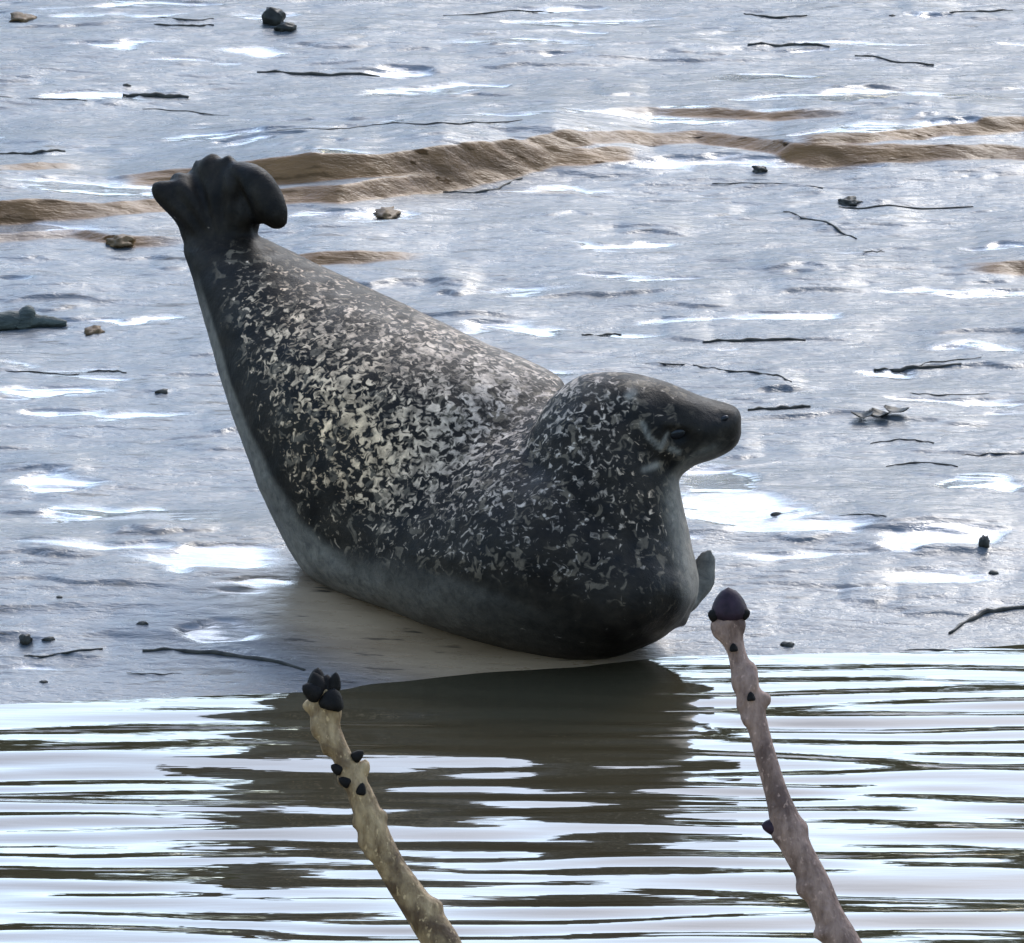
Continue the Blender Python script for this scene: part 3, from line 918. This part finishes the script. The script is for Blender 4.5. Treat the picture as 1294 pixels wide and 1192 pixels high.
lump((28, 24), .032, .04, .012, CLOD, 'mud_clod', 'flat brown clod of mud at the far end of the flats', 'mud clod', seed=6, sink=.5, rough=.4)
lump((152, 306), .030, .03, .014, CLOD, 'mud_clod', 'dark brown clod at the end of a low mud ledge left of the tail', 'mud clod', seed=7, sink=.5, rough=.4)
lump((118, 420), .022, .03, .012, CLOD, 'mud_clod', 'rusty clod of mud just beyond the log end', 'mud clod', seed=9, sink=.5, rough=.4)
lump((488, 270), .030, .05, .010, CLOD, 'mud_clod', 'flat rusty clod beside the brown channel, right of the tail', 'mud clod', seed=10, sink=.5, rough=.4)
lump((1072, 256), .025, .03, .012, DEBRIS, 'mud_clod', 'dark clod in a white puddle below the brown channel', 'mud clod', seed=12, sink=.5, rough=.4)
lump((1244, 690), .012, .016, .014, DEBRIS, 'mud_clod', 'small dark clod standing in the white puddle', 'mud clod', seed=13)
lump((960, 215), .016, .02, .010, DEBRIS, 'mud_clod', 'small dark clod against the foot of the brown channel', 'mud clod', seed=14, sink=.5, rough=.4)
lump((32, 812), .012, .016, .012, DEBRIS, 'mud_clod', 'little black lump on the mud close to the waterline', 'mud clod', seed=15)
pe = [(75, 755), (62, 808), (180, 788), (55, 862), (995, 815), (980, 650), (160, 108), (1128, 20), (205, 495), (1255, 724)]
for k, p in enumerate(pe):
    s = 0.004 + 0.004 * ((k * 5) % 7) / 6
    lump(p, s * 1.8, s * 1.3, s * .8, DEBRIS, 'pebble', 'small dark pebble on the wet mud', 'pebble', 'pebbles scattered on the mud', seed=20 + k, sub=2, sink=.5)

def leaf(px, py, L, Wd, ang, curl, label, group=None, seed=1):
    c = on_mud(px, py); n = 9; V = []; F = []
    for i in range(n + 1):
        u = i / n
        w = Wd * math.sin(math.pi * min(.04 + u * .94, 1)) ** .7
        for j in range(5):
            v = (j - 2) / 2
            x = (u - .5) * L; y = v * w
            z = .004 + curl * (u - .5) ** 2 * 4 + .35 * abs(v) * w * .6 + .004 * perlin(np.array([u * 4.]), np.array([v * 2. + seed]), seed)[0]
            V.append((x * math.cos(ang) - y * math.sin(ang), x * math.sin(ang) + y * math.cos(ang), z))
    for i in range(n):
        for j in range(4):
            F.append((i * 5 + j, i * 5 + j + 1, (i + 1) * 5 + j + 1, (i + 1) * 5 + j))
    me = mesh_from('leaf', V, F)
    bm = bmesh.new(); bm.from_mesh(me)
    bmesh.ops.solidify(bm, geom=bm.faces[:], thickness=0.0015); bm.to_mesh(me); bm.free()
    o = link('dead_leaf', me, LEAFM, label=label, category='leaf')
    if group: o['group'] = group
    o.location = c
for k, (px, py, L, Wd, a, which) in enumerate([(1090, 530, .05, .022, .2, 'closest to the seal nose'), (1112, 529, .05, .022, -.7, 'in the middle'), (1133, 524, .055, .020, -.35, 'farthest from the seal')]):
    leaf(px, py, L, Wd, a, .012, 'curled dark dead leaf, the one of three ' + which, 'three dead leaves on the mud', k + 1)
